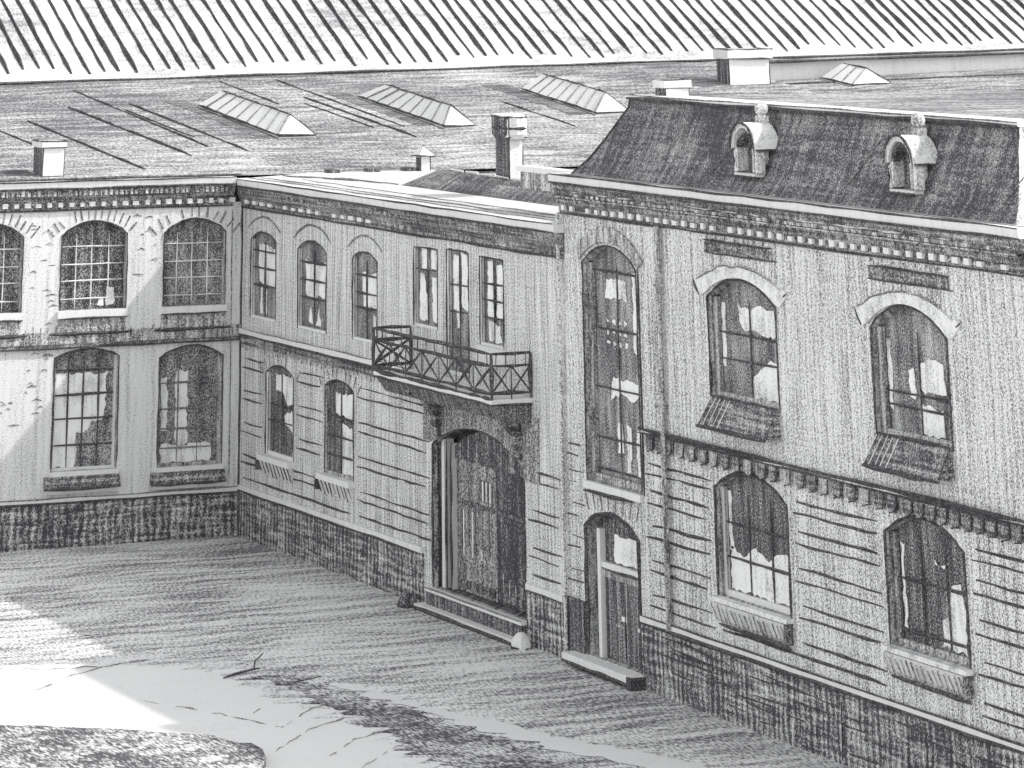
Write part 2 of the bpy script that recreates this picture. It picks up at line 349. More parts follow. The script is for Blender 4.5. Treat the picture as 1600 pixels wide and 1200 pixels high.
# ================================================================== SETTING
g = Mesh(); g.face([(-400, -400, 0), (400, -400, 0), (400, 400, 0), (-400, 400, 0)], 'gravel')
tag(g.build('ground'), None, None, kind='structure')
def ground_sheet(name, pts, z, mat, kind='structure'):
    m = Mesh(); n = len(pts)
    rv, _, rf, *_r = delaunay_2d_cdt([Vector(p) for p in pts], [], [list(range(n))], 1, 1e-5)
    for f in rf: m.face([(rv[a][0], rv[a][1], z) for a in f], mat)
    return tag(m.build(name), None, None, kind=kind)
def wiggle(pts, amt=.12, step=.8):
    q = rough(pts, amt * .4, .22)          # ragged: long thin fingers lying along the strokes of the yard
    return [(x if x < -16 or y < -36 else x + rnd.choice((-1, 1)) * rnd.random() ** 2 * amt * (5 if amt > .09 else 3), y) for x, y in q]
PV = [(-30, -17.0), (-13.3, -16.6), (-11.5, -17.4), (-8.9, -18.8), (-8.5, -22.4), (-8.2, -25), (-8.2, -28), (-8.2, -31.5), (-8.4, -40), (-30, -40)]
ground_sheet('sunlit_edge_gravel', wiggle([(-30, -15.2), (-13.3, -14.8), (-10.8, -16.2), (-7.9, -18.0), (-7.6, -22.4), (-7.0, -25), (-6.6, -28), (-6.4, -31.5), (-6.4, -40), (-30, -40)], .2, 1.1), .008, 'sparse')  # feathered edge of the painted sunlit patch
ground_sheet('pale_sunlit_ground', wiggle(PV, .12, 1.1), .012, 'kerb_and_sunlit_ground')  # sunlit part of the yard, painted as a pale sheet
fl = Mesh()
for a in ([(-13.5, -20.0), (-12.3, -18.8), (-11.0, -17.9), (-9.6, -17.6)], [(-11.6, -22.2), (-10.9, -23.6), (-10.3, -25.0), (-9.8, -26.3)], [(-10.3, -25.2), (-8.9, -23.6), (-7.9, -22.0)], [(-14.5, -16.5), (-12.5, -17.6), (-10.8, -18.0)],
          [(-9.8, -26.4), (-8.6, -25.0), (-7.3, -24.0)], [(-10.9, -28.6), (-9.4, -26.9), (-8.0, -26.0)], [(-10.0, -29.6), (-8.8, -28.2), (-7.2, -27.4)], [(-9.9, -31.0), (-8.5, -29.5), (-7.2, -28.6)]):
    fl.stroke([(x_, y_, .016) for x_, y_ in a], .010, 'softlead', step=.3, wob=.8, drift=.03)
tag(fl.build('ground_marks'), None, None, kind='structure')
ground_sheet('kerb_strip', wiggle([(-6.85, -22.1), (-6.25, -22.2), (-5.85, -24.6), (-5.3, -27), (-4.55, -29.3), (-3.9, -31.2), (-3.0, -33.6), (-2.4, -37), (-3.2, -37), (-4.3, -33.2), (-5.1, -31.0), (-5.7, -28.6), (-6.25, -25.4)], .08, .7), .012, 'kerb_and_sunlit_ground')
ground_sheet('turf_strip', wiggle([(-7.9, -20.6), (-6.95, -20.9), (-6.85, -22.5), (-6.35, -25.6), (-6.0, -28.6), (-6.1, -31.5), (-6.2, -37), (-8.0, -37), (-8.0, -31.5), (-7.95, -28), (-7.9, -25), (-8.0, -22.4)], .10, .6), .020, 'turf', 'stuff')
bed = Mesh()
bp = rough([(-17, -24.1), (-15.8, -24.2), (-13.4, -25.8), (-11.9, -27.2), (-11.35, -28.7), (-11.5, -29.5), (-12.3, -31), (-13.5, -36), (-20, -36)], .10, .3)
bed.prism(lambda u, n, z: Vector((u, z, n)), bp, 0.0, .16, 'turf')
tag(bed.build('lawn_bed'), None, None, kind='stuff')

# ================================================================== LEFT WING AND WORKSHOP ROOF
zf = lambda x: 11.68 + .0157 * (x + 1)
rz = lambda x, y: 9.72 + (zf(x) - 9.72) * y / 22
zlo = lambda x: 11.38 + .026 * (x - 32.5)
rlo = lambda x, y: 9.7 + (zlo(x) - 9.7) * y / 22
lw = root('workshop_building', 'sunlit two-storey workshop wing at left with wide segmental windows and a broad grey roof', 'building')
uppers = [(-9.45, -7.3, 6.18, 8.22, 8.6), (-6.05, -3.87, 6.18, 8.22, 8.6), (-2.65, -.57, 6.18, 8.2, 8.58)]
lowers = [(-6.15, -4.05, 1.95, 4.93, 5.15), (-2.72, -.6, 1.90, 4.80, 5.12)]
w = Mesh(); H = uppers + lowers
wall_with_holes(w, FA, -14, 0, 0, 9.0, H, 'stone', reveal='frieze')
w.face([(-14, 0, 0), (-14, 34, 0), (-14, 34, 9), (-14, 0, 9)], 'stone')
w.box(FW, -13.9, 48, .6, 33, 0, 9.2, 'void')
w.box(FW, .7, 60, -.02, .55, 8.2, 9.55, 'stone')
dashes(w, FA, -9.4, -3.2, 5.6, 8.9, 110, H); dashes(w, FA, -8.6, -6.2, 3.2, 5.1, 26, H); dashes(w, FA, -4.4, -2.7, 6.6, 8.6, 8, H)
w.stroke([(-.03, -.03, 1.3), (-.03, -.03, 8.9)], .035); w.stroke([(-.34, -.02, 1.6), (-.36, -.02, 8.8)], .018, 'softlead')
w.build('wall', lw)
pl = Mesh(); pl.box(FA, -14, -.08, .0, .07, 0, 1.16, 'plinth'); pl.box(FA, -14, -.09, .0, .12, 1.162, 1.28, 'white')
pl.stroke([FA(-14, .13, 1.17), FA(-.1, .13, 1.16)], .03, step=1); pl.stroke([FA(-14, .13, 1.29), FA(-.1, .13, 1.28)], .02, 'softlead', step=1)
pl.build('plinth', lw)
sc = Mesh(); sc.box(FA, -14, -.02, .0, .05, 5.30, 5.62, 'frieze'); sc.box(FA, -14, -.02, .0, .09, 5.22, 5.298, 'cornice')
sc.stroke([FA(-14, .1, 5.22), FA(-.1, .1, 5.2)], .03, step=1)
for i in range(56):
    u = -14 + i * .245
    if -7.2 < u < -6.1 or u < -8 or rnd.random() < .45: sc.stroke([FA(u, .055, 5.6), FA(u, .055, 5.6 + rnd.uniform(.08, .2))], .025, 'softlead')
sc.build('string_course', lw)
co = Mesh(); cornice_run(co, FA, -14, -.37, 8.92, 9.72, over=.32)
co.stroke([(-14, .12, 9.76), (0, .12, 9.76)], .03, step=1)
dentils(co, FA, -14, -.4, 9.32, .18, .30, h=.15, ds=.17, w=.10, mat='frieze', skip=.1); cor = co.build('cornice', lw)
dentils(None, FA, -9.6, -.1, 9.0, .07, .14, h=.13, ds=.36, w=.17, parent=cor)
G = lambda i: [rect(.62, .03, .70, .12), rect(.74, .03, .86, .26)] if i == 1 else ([rect(.55, .04, .68, .10)] if i == 0 else [])
for i, h in enumerate(uppers):
    window(FA, lw, h, cols=4, rows=(.14, .38, .6, .84), bar='curtain_glint', bw=.034, blinds_and_glints=G(i), pane=('dark', 'dark', 'midglass')[i], frame=None, fw=.02, edge=.03,
           sill=sill_ledge, hood=voussoirs(14 if i < 2 else 11, r=.045), label=None, head=.0)
window(FA, lw, lowers[0], cols=4, rows=(.22, .45, .66, .88), bar='lead', bw=.06, pane='midglass',
       blinds_and_glints=[[(0, 0), (0, .6), (.04, .84), (.9, .84), (.86, .42), (.66, .40), (.6, .33), (.42, .30), (.40, 0)]], frame='white', sill=sill_heavy)
window(FA, lw, lowers[1], cols=3, rows=(.16, .34, .52, .76), bar='softlead', bw=.05, pane='midglass',
       blinds_and_glints=[rect(.06, .0, .9, .17), rect(.3, .17, .5, .86), rect(.06, .3, .16, .8)], frame='frieze', sill=sill_heavy)
rf = Mesh()
def grid(m, x0, x1, y0, y1, nx, ny, zfn, mat):
    for i in range(nx):
        for j in range(ny):
            a, b = x0 + (x1 - x0) * i / nx, x0 + (x1 - x0) * (i + 1) / nx; c, d = y0 + (y1 - y0) * j / ny, y0 + (y1 - y0) * (j + 1) / ny
            m.face([(a, c, zfn(a, c)), (b, c, zfn(b, c)), (b, d, zfn(b, d)), (a, d, zfn(a, d))], mat)
grid(rf, -14.3, 29.8, .1, 22.3, 14, 4, rz, 'roof'); grid(rf, 29.8, 62, -6, 22.3, 8, 4, rlo, 'roof')
rf.face([(29.8, .1, rz(29.8, .1)), (29.8, 22.3, rz(29.8, 22.3)), (29.8, 22.3, rlo(29.8, 22.3)), (29.8, .1, rlo(29.8, .1))], 'roof')
for (xa, ya, xb, yb, r) in [(-2.7, 1.6, -2.85, 12.8, .035), (-.1, 4.2, -.3, 15.8, .045), (2.2, 4.8, 2.2, 16.2, .035), (1.2, 6, 1.4, 20, .028), (9.3, 6.8, 9.2, 16.4, .04), (9.9, 9, 10, 21, .025),
                            (1.5, 8, 1.5, 15, .022), (8.7, 9, 8.6, 15, .022), (-4.4, 5, -4.6, 12, .025), (16.2, 8, 16.2, 14, .022), (7.6, 15, 7.7, 21, .02)]:
    rf.stroke([(xa, ya, rz(xa, ya) + .02), ((xa + xb) / 2, (ya + yb) / 2, rz((xa + xb) / 2, (ya + yb) / 2) + .02), (xb, yb, rz(xb, yb) + .02)], r)
rf.stroke([(30, 21, rlo(30, 21) + .03), (61, 20, rlo(61, 20) + .03)], .04, step=1); rf.stroke([(33, 17, rlo(33, 17) + .03), (61, 15, rlo(61, 15) + .03)], .035, step=1)
def shade_patch(x0, x1, y0, y1, mt_='slate_and_shade'):  # shadows beside skylights and chimneys, painted as dark roof patches
    p = rough([(x0, y0), (x1, y0 + .2), (x1, y1 - .3), (x0, y1)], .10, .35); c = (sum(a for a, _ in p) / len(p), sum(b for _, b in p) / len(p))
    for q in range(len(p)):
        a, b = p[q], p[(q + 1) % len(p)]; rf.face([(v[0], v[1], rz(*v) + .012) for v in (c, a, b)], mt_)
shade_patch(3.75, 4.5, 7.8, 17.0); shade_patch(10.5, 11.3, 9.2, 17.6); shade_patch(17.4, 18.4, 10.6, 18.2); shade_patch(25.9, 27.5, 16.0, 18.6); shade_patch(-9.5, -6.5, 1.4, 2.6)
roof = rf.build('roof', lw)
def skylight(x0, x1, y0, y1, xr, yr0, zr0, yr1, zr1, fn, ribs=8, name='skylight', label=None):
    m = Mesh(); b = [(x0, y0), (x1, y0), (x1, y1), (x0, y1)]; B = [Vector((x, y, fn(x, y) + .10)) for x, y in b]; Bz = [Vector((x, y, fn(x, y) - .05)) for x, y in b]
    r0, r1 = Vector((xr, yr0, zr0)), Vector((xr, yr1, zr1))
    m.face([B[0], r0, r1, B[3]], 'white'); m.face([B[0], B[1], r0], 'white'); m.face([B[1], B[2], r1, r0], 'white'); m.face([B[2], B[3], r1], 'white')
    for i in range(4): m.face([Bz[i], Bz[(i + 1) % 4], B[(i + 1) % 4], B[i]], 'white')
    m.stroke([B[3] + Vector((-.02, 0, -.02)), B[0] + Vector((-.02, -.02, -.02)), B[1] + Vector((0, -.03, -.02))], .035); m.stroke([r1, r0, B[1]], .035)
    o = m.build(name, roof)
    k = Mesh()
    for i in range(ribs):
        t = (i + .0) / ribs + .02
        k.stroke([B[0].lerp(B[3], t) + Vector((-.01, 0, .02)), r0.lerp(r1, t) + Vector((-.01, 0, .02))], .038, 'softlead')
    k.build('glazing_bars', o)
SK = [(5.07, 8.0, 11.10, 14.3, 11.65), (11.75, 9.05, 11.24, 14.6, 11.76), (19.0, 10.9, 11.51, 16.0, 12.0)]
skylight(4.4, 5.75, 7.4, 14.9, *SK[0], rz); skylight(11.2, 12.4, 8.45, 15.9, *SK[1], rz); skylight(18.3, 19.7, 10.4, 16.4, *SK[2], rz)
skylight(35.0, 36.8, 19.4, 21.9, 35.9, 19.8, 11.9, 21.6, 12.05, rlo, ribs=3)
def stack(x0, x1, y0, y1, z0, z1, cap=.18, co_=.06, name='chimney', parent=None, left='timber_and_shade'):
    m = Mesh(); m.box(FW, x0, x1, y0, y1, z0 - .4, z1 - cap, 'white')
    m.box(lambda u, n, z: Vector((x0 - .012 + n, u, z)), y0 + .01, y1 - .01, 0, .008, z0 - .3, z1 - cap - .01, left)  # shaded left face, painted as a thin dark sheet
    m.stroke([(x0, y0, z0), (x0, y0, z1 - cap)], .03); m.stroke([(x1, y0, z0), (x1, y0, z1 - cap)], .022); m.stroke([(x0, y0 - .02, z0), (x1, y0 - .02, z0)], .022)
    o = m.build(name, parent)
    c = Mesh(); c.box(FW, x0 - co_, x1 + co_, y0 - co_, y1 + co_, z1 - cap + .002, z1, 'white')
    c.stroke([(x0 - co_, y1 + co_, z1), (x0 - co_, y0 - co_, z1), (x1 + co_, y0 - co_, z1), (x1 + co_, y1 + co_, z1), (x0 - co_, y1 + co_, z1)], .024)
    c.stroke([(x0 - co_, y0 - co_ - .01, z1 - cap), (x1 + co_, y0 - co_ - .01, z1 - cap)], .03)
    c.build('cap', o); return o
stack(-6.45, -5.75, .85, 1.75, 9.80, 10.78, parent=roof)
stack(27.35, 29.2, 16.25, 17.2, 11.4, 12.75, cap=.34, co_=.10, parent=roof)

# ================================================================== STRIPED-ROOF HALL BEHIND
fh = root('factory_hall', 'large hall at the back with a pale roof striped by dark ribs', 'building')
ez = lambda x: 11.76 + .0157 * (x + 1)
hw = Mesh()
for i in range(20):
    a, b = -16 + i * 4, -12 + i * 4
    hw.hexa([(a, 22.35, 5), (b, 22.35, 5), (b, 40, 5), (a, 40, 5), (a, 22.35, ez(a) - .06), (b, 22.35, ez(b) - .06), (b, 40, ez(b) - .06), (a, 40, ez(a) - .06)], 'white')
hw.build('wall', fh)
hr = Mesh()
for i in range(20):
    a, b = -16 + i * 4, -12 + i * 4
    hr.face([(a, 22, ez(a)), (b, 22, ez(b)), (b, 42, ez(b) + 10), (a, 42, ez(a) + 10)], 'seam')
    hr.face([(a, 22, ez(a) - .16), (b, 22, ez(b) - .16), (b, 22, ez(b)), (a, 22, ez(a))], 'white')
    hr.face([(a, 22, ez(a) - .16), (b, 22, ez(b) - .16), (b, 22.4, ez(b) - .16), (a, 22.4, ez(a) - .16)], 'cornice')
    hr.face([(a, 42, ez(a) + 10), (b, 42, ez(b) + 10), (b, 60, ez(b)), (a, 60, ez(a))], 'seam')
hr.stroke([(-16, 21.97, ez(-16) - .02), (64, 21.97, ez(64) - .02)], .045, step=1.5); hr.stroke([(-16, 21.97, ez(-16) - .16), (64, 21.97, ez(64) - .16)], .05, step=1.5)
x = -15.5
while x < 63:
    y0 = 22.3 + rnd.uniform(0, .5); dx = rnd.uniform(-.12, .12)
    hr.stroke([(x + dx * t, y0 + (32 - y0) * t, ez(x) + (y0 + (32 - y0) * t - 22) * .5 + .03) for t in (0, .33, .66, 1)], rnd.uniform(.065, .10), 'lead', step=.7, drift=.02, wob=.35)
    x += rnd.uniform(.56, .74)
hr.build('roof', fh)

# ================================================================== GATE WING
gw = root('gatehouse_wing', 'two-storey shaded wing in the middle with the tall arched gateway and railed balcony', 'building')
bu = [(.75, 2.75, 5.88, 8.02, 8.25), (4.45, 6.6, 5.88, 7.98, 8.25), (8.52, 10.25, 5.92, 8.0, 8.2)]
bb = [(12.75, 14.3, 6.60, 8.56, 8.58), (14.9, 16.3, 5.62, 8.62, 8.64), (16.98, 18.45, 6.48, 8.58, 8.60)]
bl = [(2.08, 4.2, 2.36, 4.52, 4.76), (6.55, 8.6, 2.36, 4.58, 4.78)]
gate = (13.9, 19.5, .5, 3.85, 4.46)
w = Mesh(); H = bu + bb + bl + [gate]
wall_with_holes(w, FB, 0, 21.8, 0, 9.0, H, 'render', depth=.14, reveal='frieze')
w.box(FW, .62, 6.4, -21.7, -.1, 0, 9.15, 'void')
go = outline(gate)
for a in range(len(go)):
    p, q = go[a - 1], go[a]; w.face([FB(p[0], -.14, p[1]), FB(q[0], -.14, q[1]), FB(q[0], -.55, q[1]), FB(p[0], -.55, p[1])], 'timber_and_shade')
prs = [(4.72, 4.48), (3.86, 3.62), (3.0, 2.76), (2.16, 1.95), (1.56,)]
joints(w, FB, [(0.05, 2.0, 1.3, 5), (4.3, 6.5, 2.2, 5), (8.7, 13.8, 1.3, 5), (.6, 8.6, 1.3, 2.2), (19.6, 21.7, 1.3, 4.3)], prs)
w.stroke([FB(a, .01, b) for a, b in go[1:] + [go[0]]], .03, step=.4)
w.stroke([FB(21.74, .02, 1.2), FB(21.74, .02, 8.9)], .03)
ga = arch(13.9, 19.5, 3.85, 4.46, 12)
for p, q in zip(ga, ga[1:]): w.prism(FB, [p, q, (q[0], 5.08), (p[0], 5.08)], .004, .03, 'shade')  # shade under the balcony, painted as dark panels over the arch
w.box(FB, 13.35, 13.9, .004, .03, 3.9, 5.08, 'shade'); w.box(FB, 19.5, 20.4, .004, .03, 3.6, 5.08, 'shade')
w.build('wall', gw)
pl = Mesh()
for a, b in ((.13, 13.3), (19.62, 21.7)):
    pl.box(FB, a, b, 0, .06, 0, 1.2, 'plinth'); pl.box(FB, a, b, 0, .09, 1.202, 1.34, 'white'); pl.stroke([FB(a, .1, 1.2), FB(b, .1, 1.2)], .03, step=1)
pl.stroke([FB(.2, .07, 0), FB(.2, .07, 1.2)], .05)
pl.build('plinth', gw)
sc = Mesh(); sc.box(FB, .10, 12.5, 0, .12, 5.37, 5.53, 'white'); sc.box(FB, .10, 12.5, 0, .05, 5.1, 5.368, 'cornice')
sc.stroke([FB(.1, .125, 5.36), FB(12.5, .125, 5.36)], .03, step=1); sc.stroke([FB(.1, .125, 5.53), FB(12.5, .125, 5.53)], .018, 'softlead', step=1)
for i in range(42): sc.stroke([FB(.3 + i * .29, .055, 5.1), FB(.3 + i * .29, .055, 5.1 - rnd.uniform(.05, .16))], .03, 'softlead')
sc.build('string_course', gw)
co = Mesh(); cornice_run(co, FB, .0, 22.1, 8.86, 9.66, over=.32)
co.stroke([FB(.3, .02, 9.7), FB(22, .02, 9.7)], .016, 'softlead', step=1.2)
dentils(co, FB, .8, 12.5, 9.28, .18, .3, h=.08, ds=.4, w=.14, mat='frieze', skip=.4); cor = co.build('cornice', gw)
dentils(None, FB, .3, 10.5, 8.98, .07, .15, h=.10, ds=.62, w=.3, skip=.1, parent=cor)
BU = [[[(.2, .44), (.2, .95), (.9, .9), (.9, .40)], rect(.28, .05, .36, .38), rect(.5, .04, .56, .36)],
      [[(.18, .40), (.16, .86), (.5, .82), (.9, .88), (.9, .36), (.72, .44), (.5, .36)], [(.3, .06), (.36, .28), (.42, .05)], [(.55, .05), (.66, .26), (.72, .04)]],
      [[(.3, .42), (.26, .84), (.62, .80), (.92, .86), (.9, .38)], rect(.74, .05, .86, .3)]]
for i, h in enumerate(bu):
    window(FB, gw, depth=.12, h=h, cols=2, rows=((.42, .64, .86), (.40, .62, .84), (.40, .58, .8))[i], bw=.06, pane='midglass', blinds_and_glints=BU[i], frame='white', fw=.06, hood=hood_line, edge=.03)
window(FB, gw, depth=.12, h=bb[0], cols=2, rows=(.72,), bw=.055, pane='midglass', blinds_and_glints=[rect(.2, .72, .5, .98), rect(.62, .74, .9, 1), [(.1, .04), (.1, .66), (.3, .66), (.45, .3), (.5, .06)], rect(.68, .05, .95, .62)], fw=.06)
window(FB, gw, depth=.12, h=bb[1], cols=2, rows=(.50, .72), bw=.05, pane='midglass', blinds_and_glints=[rect(.15, .5, .45, .97), rect(.55, .52, .85, .98), rect(.3, .36, .45, .5)], fw=.08, name='balcony_door')
window(FB, gw, depth=.12, h=bb[2], cols=2, rows=(.32, .52, .7), bw=.05, pane='midglass', blinds_and_glints=[rect(.2, .3, .48, .95), rect(.6, .3, .9, .92), [(.2, .02), (.2, .26), (.7, .2), (.8, .02)]], fw=.06,
       sill=lambda m, fr, h: m.box(fr, h[0] - .1, h[1] + .15, 0, .1, h[2] - .4, h[2] - .005, 'white'))
window(FB, gw, depth=.12, h=bl[0], cols=2, rows=(.42, .62), bw=.05, pane='dark', blinds_and_glints=[[(.25, 1), (1, 1), (1, .66), (.72, .62), (.5, .78), (.25, .8)], [(.62, .36), (.6, .5), (1, .6), (1, .3)]], frame='white', fw=.10, sill=sill_small, hood=voussoirs(9))
window(FB, gw, depth=.12, h=bl[1], cols=2, rows=(.22, .44, .66), bw=.06, pane='dark', blinds_and_glints=[[(.25, .70), (.28, .92), (1, .95), (1, .62)], [(.5, 0), (.5, .58), (1, .54), (1, 0)]], frame='frieze', fw=.08, sill=sill_small, hood=voussoirs(9))
# gateway: two plank leaves, pale jamb, steps
gd = Mesh()
gd.box(FB, 14.05, 14.22, -.50, -.2, .5, 4.0, 'white'); gd.box(FB, 14.42, 14.5, -.5, -.3, .5, 3.9, 'white')
for u in (13.98, 14.3, 14.6): gd.stroke([FB(u, -.22, .5), FB(u, -.22, 3.95)], .03)
gd.prism(FB, [(14.5, 3.55)] + [(19.45, 3.55)] + list(reversed(arch(14.5, 19.4, 3.83, 4.40))), -.50, -.40, 'timber_and_shade')
gate_o = gd.build('gateway', gw)
for i, (a, b) in enumerate(((14.52, 16.95), (17.0, 19.45))):
    m = Mesh(); m.box(FB, a, b, -.50, -.44, .52, 3.54, 'shade' if i == 0 else 'void')  # right leaf has its shade painted in as a darker colour
    if i == 0:
        for k in range(5): m.box(FB, a + .25 + k * .42, a + .34 + k * .42, -.44, -.41, 1.5 + (k % 2) * .1, 2.55, 'softlead')
        m.box(FB, a + 1.5, a + 2.2, -.44, -.425, 2.7, 3.2, 'timber_and_shade'); 
        for k in range(3): m.box(FB, a + 1.6 + k * .22, a + 1.68 + k * .22, -.425, -.415, 2.72, 3.18, 'curtain_glint')
        for k in range(3): m.box(FB, a + .4 + k * .55, a + .45 + k * .55, -.44, -.42, 1.35, 2.4, 'curtain_glint')
    else:
        for k in range(6): m.box(FB, a + .3 + k * .36, a + .36 + k * .36, -.44, -.42, .6, 1.0 + rnd.uniform(0, .5), 'frieze')
    m.box(FB, a + .1, b - .1, -.44, -.40, .6, .78, 'timber_and_shade'); m.box(FB, a + .1, b - .1, -.44, -.40, 2.52, 2.62, 'timber_and_shade')
    m.build('door_leaf', gate_o, ('panelled paler gate leaf on the left', 'darker plain gate leaf on the right')[i])
st = Mesh(); st.box(FB, 13.8, 19.6, -.5, .22, .42, .495, 'white'); st.box(FB, 13.85, 19.55, -.5, .20, .12, .419, 'timber_and_shade'); st.box(FB, 13.6, 19.7, -.5, .45, 0, .12, 'white')
st.stroke([FB(13.5, .48, .04), FB(19.9, .48, .03)], .05, step=.8)
st.stroke([FB(13.8, .23, .5), FB(19.6, .23, .5)], .02, 'softlead', step=.8)
st.build('step', gate_o)
# balcony
ba = Mesh(); U0, U1, NB = 12.6, 20.05, 1.2
ba.box(FB, U0, U1, .0, NB, 5.40, 5.52, 'white'); ba.profile(FB, [(0, 4.92), (NB * .7, 5.02), (NB - .04, 5.398), (0, 5.398)], U0 + .05, U1 - .05, 'timber_and_shade')
ba.stroke([FB(U0, NB + .01, 5.40), FB(U1, NB + .01, 5.40)], .03); ba.stroke([FB(U1, NB, 5.40), FB(U1, 0, 5.40)], .03); ba.stroke([FB(U0, NB + .01, 5.54), FB(U1, NB + .01, 5.54)], .04, step=.3, wob=.6)
bal = ba.build('balcony', gw)
for u in (14.4, 19.3):
    b = Mesh(); b.prism(lambda a_, n, z: Vector((-a_, -u + n, z)), [(0, 4.0), (.16, 4.1), (.22, 4.55), (.55, 4.95), (1.0, 5.12), (1.0, 5.2), (0, 5.2)], -.14, .14, 'cornice'); b.build('bracket', bal)
ra = Mesh()
def lattice(m, P, Q, n):
    P, Q = Vector(P), Vector(Q); z = lambda v, h: Vector((v.x, v.y, h))
    m.stroke([z(P, 6.56), z(Q, 6.56)], .042); m.stroke([z(P, 6.28), z(Q, 6.28)], .042); m.stroke([z(P, 5.66), z(Q, 5.66)], .044)
    for i in range(n + 1):
        v = P.lerp(Q, i / n); m.stroke([z(v, 5.52), z(v, 6.56 if i in (0, n) else 6.28)], .055 if i in (0, n) else .032)
    for i in range(n):
        a, b = P.lerp(Q, i / n), P.lerp(Q, (i + 1) / n)
        m.stroke([z(a, 5.66), z(b, 6.28)], .042); m.stroke([z(a, 6.28), z(b, 5.66)], .042)
        c = P.lerp(Q, (i + .5) / n)
        for s in (.25, .75): v = a.lerp(b, s); m.stroke([z(v, 6.28), z(v, 6.56)], .026)
lattice(ra, FB(U0, NB, 0), FB(U1, NB, 0), 7); lattice(ra, FB(U0, .05, 0), FB(U0, NB, 0), 1); lattice(ra, FB(U1, NB, 0), FB(U1, .05, 0), 2)
ra.build('railing', bal)
# roof: pale flat strip behind the cornice, low dark hipped roof, tall chimney, small vent
rf = Mesh(); rf.face([(.0, -.12, 9.662), (2.25, -.12, 9.76), (2.25, -21.8, 9.76), (.0, -21.8, 9.662)], 'flat')
e = [(2.25, -.9 - 6.2), (2.25, -21.75), (6.6, -21.75), (6.6, -.5)]
r0, r1 = Vector((3.1, -8.9, 10.22)), Vector((2.75, -21.7, 10.12)); E0 = [Vector((x, y, 9.77)) for x, y in e]
rf.face([E0[0], r0, r1, E0[1]], 'slate_and_shade'); rf.face([E0[0], E0[3], r0], 'slate_and_shade'); rf.face([E0[3], E0[2], r1, r0], 'slate_and_shade')
rf.face([(2.25, -.12, 9.765), (6.6, -.12, 9.765), (6.6, -.5, 9.765), (2.25, -7.1, 9.765)], 'flat')
rf.stroke([(.9, -2.6, 9.73), (.8, -21.7, 9.73)], .014, 'softlead', step=1.2); rf.stroke([(1.1, -.6, 9.73), (2.0, -4.6, 9.78), (2.2, -7, 9.79)], .025, 'softlead')
rf.face([(6.6, -.1, 9.0), (14, -.1, 9.0), (14, -21.8, 9.0), (6.6, -21.8, 9.0)], 'slate_and_shade')
rf.face([(6.6, -.1, 9.0), (6.6, -21.8, 9.0), (6.6, -21.8, 9.77), (6.6, -.1, 9.77)], 'void')
for k in range(12):
    t = k / 12; p = r0.lerp(r1, t); q = r0.lerp(r1, t + .07); rf.stroke([p + Vector((-.05, 0, .03)), q + Vector((-.05, 0, .03))], .06, 'white', wob=.5)
rf.stroke([(.35, -.6, 9.70), (.35, -21.7, 9.72)], .016, 'softlead', step=1.2)
rfo = rf.build('roof', gw)
pp = Mesh()                                                     # rear parapet seen over the roof, pale coping and dark panels
pp.box(FW, 0.4, 46, -.5, -.05, 9.5, 9.66, 'white'); pp.stroke([(.3, -.52, 9.67), (40, -.52, 9.67)], .03, step=1); pp.stroke([(.3, -.52, 9.5), (28, -.52, 9.5)], .03, step=1)
for x_ in (2.75, 4.15, 5.45): pp.box(FW, x_, x_ + .36, -.62, -.15, 9.66, 9.86, 'timber_and_shade')
pp.box(FW, 6.7, 12, -.45, -.08, 8.8, 9.49, 'cornice')
pp.box(FW, 1.4, 1.62, -21.7, -16.8, 10.2, 10.62, 'frieze'); pp.box(FW, 1.3, 1.7, -21.7, -16.7, 10.62, 10.76, 'white')
pp.build('parapet', gw)
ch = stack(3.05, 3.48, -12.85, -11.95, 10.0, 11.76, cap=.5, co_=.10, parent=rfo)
m = Mesh(); ring = lambda a_, b_, z_: [Vector((3.265 + a_ * math.cos(q * math.pi / 7), -12.4 + b_ * math.sin(q * math.pi / 7), z_)) for q in range(14)]
for (r1_, r2_, z1_), (r3_, r4_, z2_) in (((.36, .66, 11.22), (.44, .76, 11.34)), ((.44, .76, 11.34), (.44, .76, 11.80)), ((.44, .76, 11.80), (.36, .66, 11.86))):
    A_, B_ = ring(r1_, r2_, z1_), ring(r3_, r4_, z2_)
    for q in range(14): m.face([A_[q], A_[(q + 1) % 14], B_[(q + 1) % 14], B_[q]], 'timber_and_shade' if 5 <= q <= 8 and z2_ < 11.82 else 'white')  # left side of the cap painted dark for shade
m.face(ring(.36, .66, 11.86), 'white'); m.stroke(ring(.45, .77, 11.80) + ring(.45, .77, 11.80)[:1], .02, step=2); m.stroke(ring(.45, .77, 11.5)[6:13], .03, step=2)
for k in range(0): m.box(FW, 2.93, 2.945, -12.9 + k * .26, -12.82 + k * .26, 11.25, 11.62, 'curtain_glint')
m.build('cap_moulding', ch)
vn = Mesh(); vn.box(FW, 5.9, 6.25, -.75, -.4, 9.5, 10.2, 'white'); vn.box(FW, 5.885, 5.897, -.74, -.42, 9.6, 10.15, 'timber_and_shade')  # thin dark sheet paints the shaded left side of the vent
vn.stroke([(5.9, -.76, 9.7), (5.9, -.76, 10.2)], .03); vn.stroke([(6.25, -.76, 9.7), (6.25, -.76, 10.2)], .025); vo = vn.build('vent', rfo)
vc = Mesh(); P = [Vector((5.78, -.87, 10.2)), Vector((6.37, -.87, 10.2)), Vector((6.37, -.28, 10.2)), Vector((5.78, -.28, 10.2))]; A = Vector((6.07, -.58, 10.5))
for i in range(4): vc.face([P[i], P[(i + 1) % 4], A], 'white')
vc.face(P[::-1], 'white'); vc.stroke([P[3], P[0], P[1]], .03); vc.stroke([P[1], A, P[0]], .02); vc.build('cap', vo)

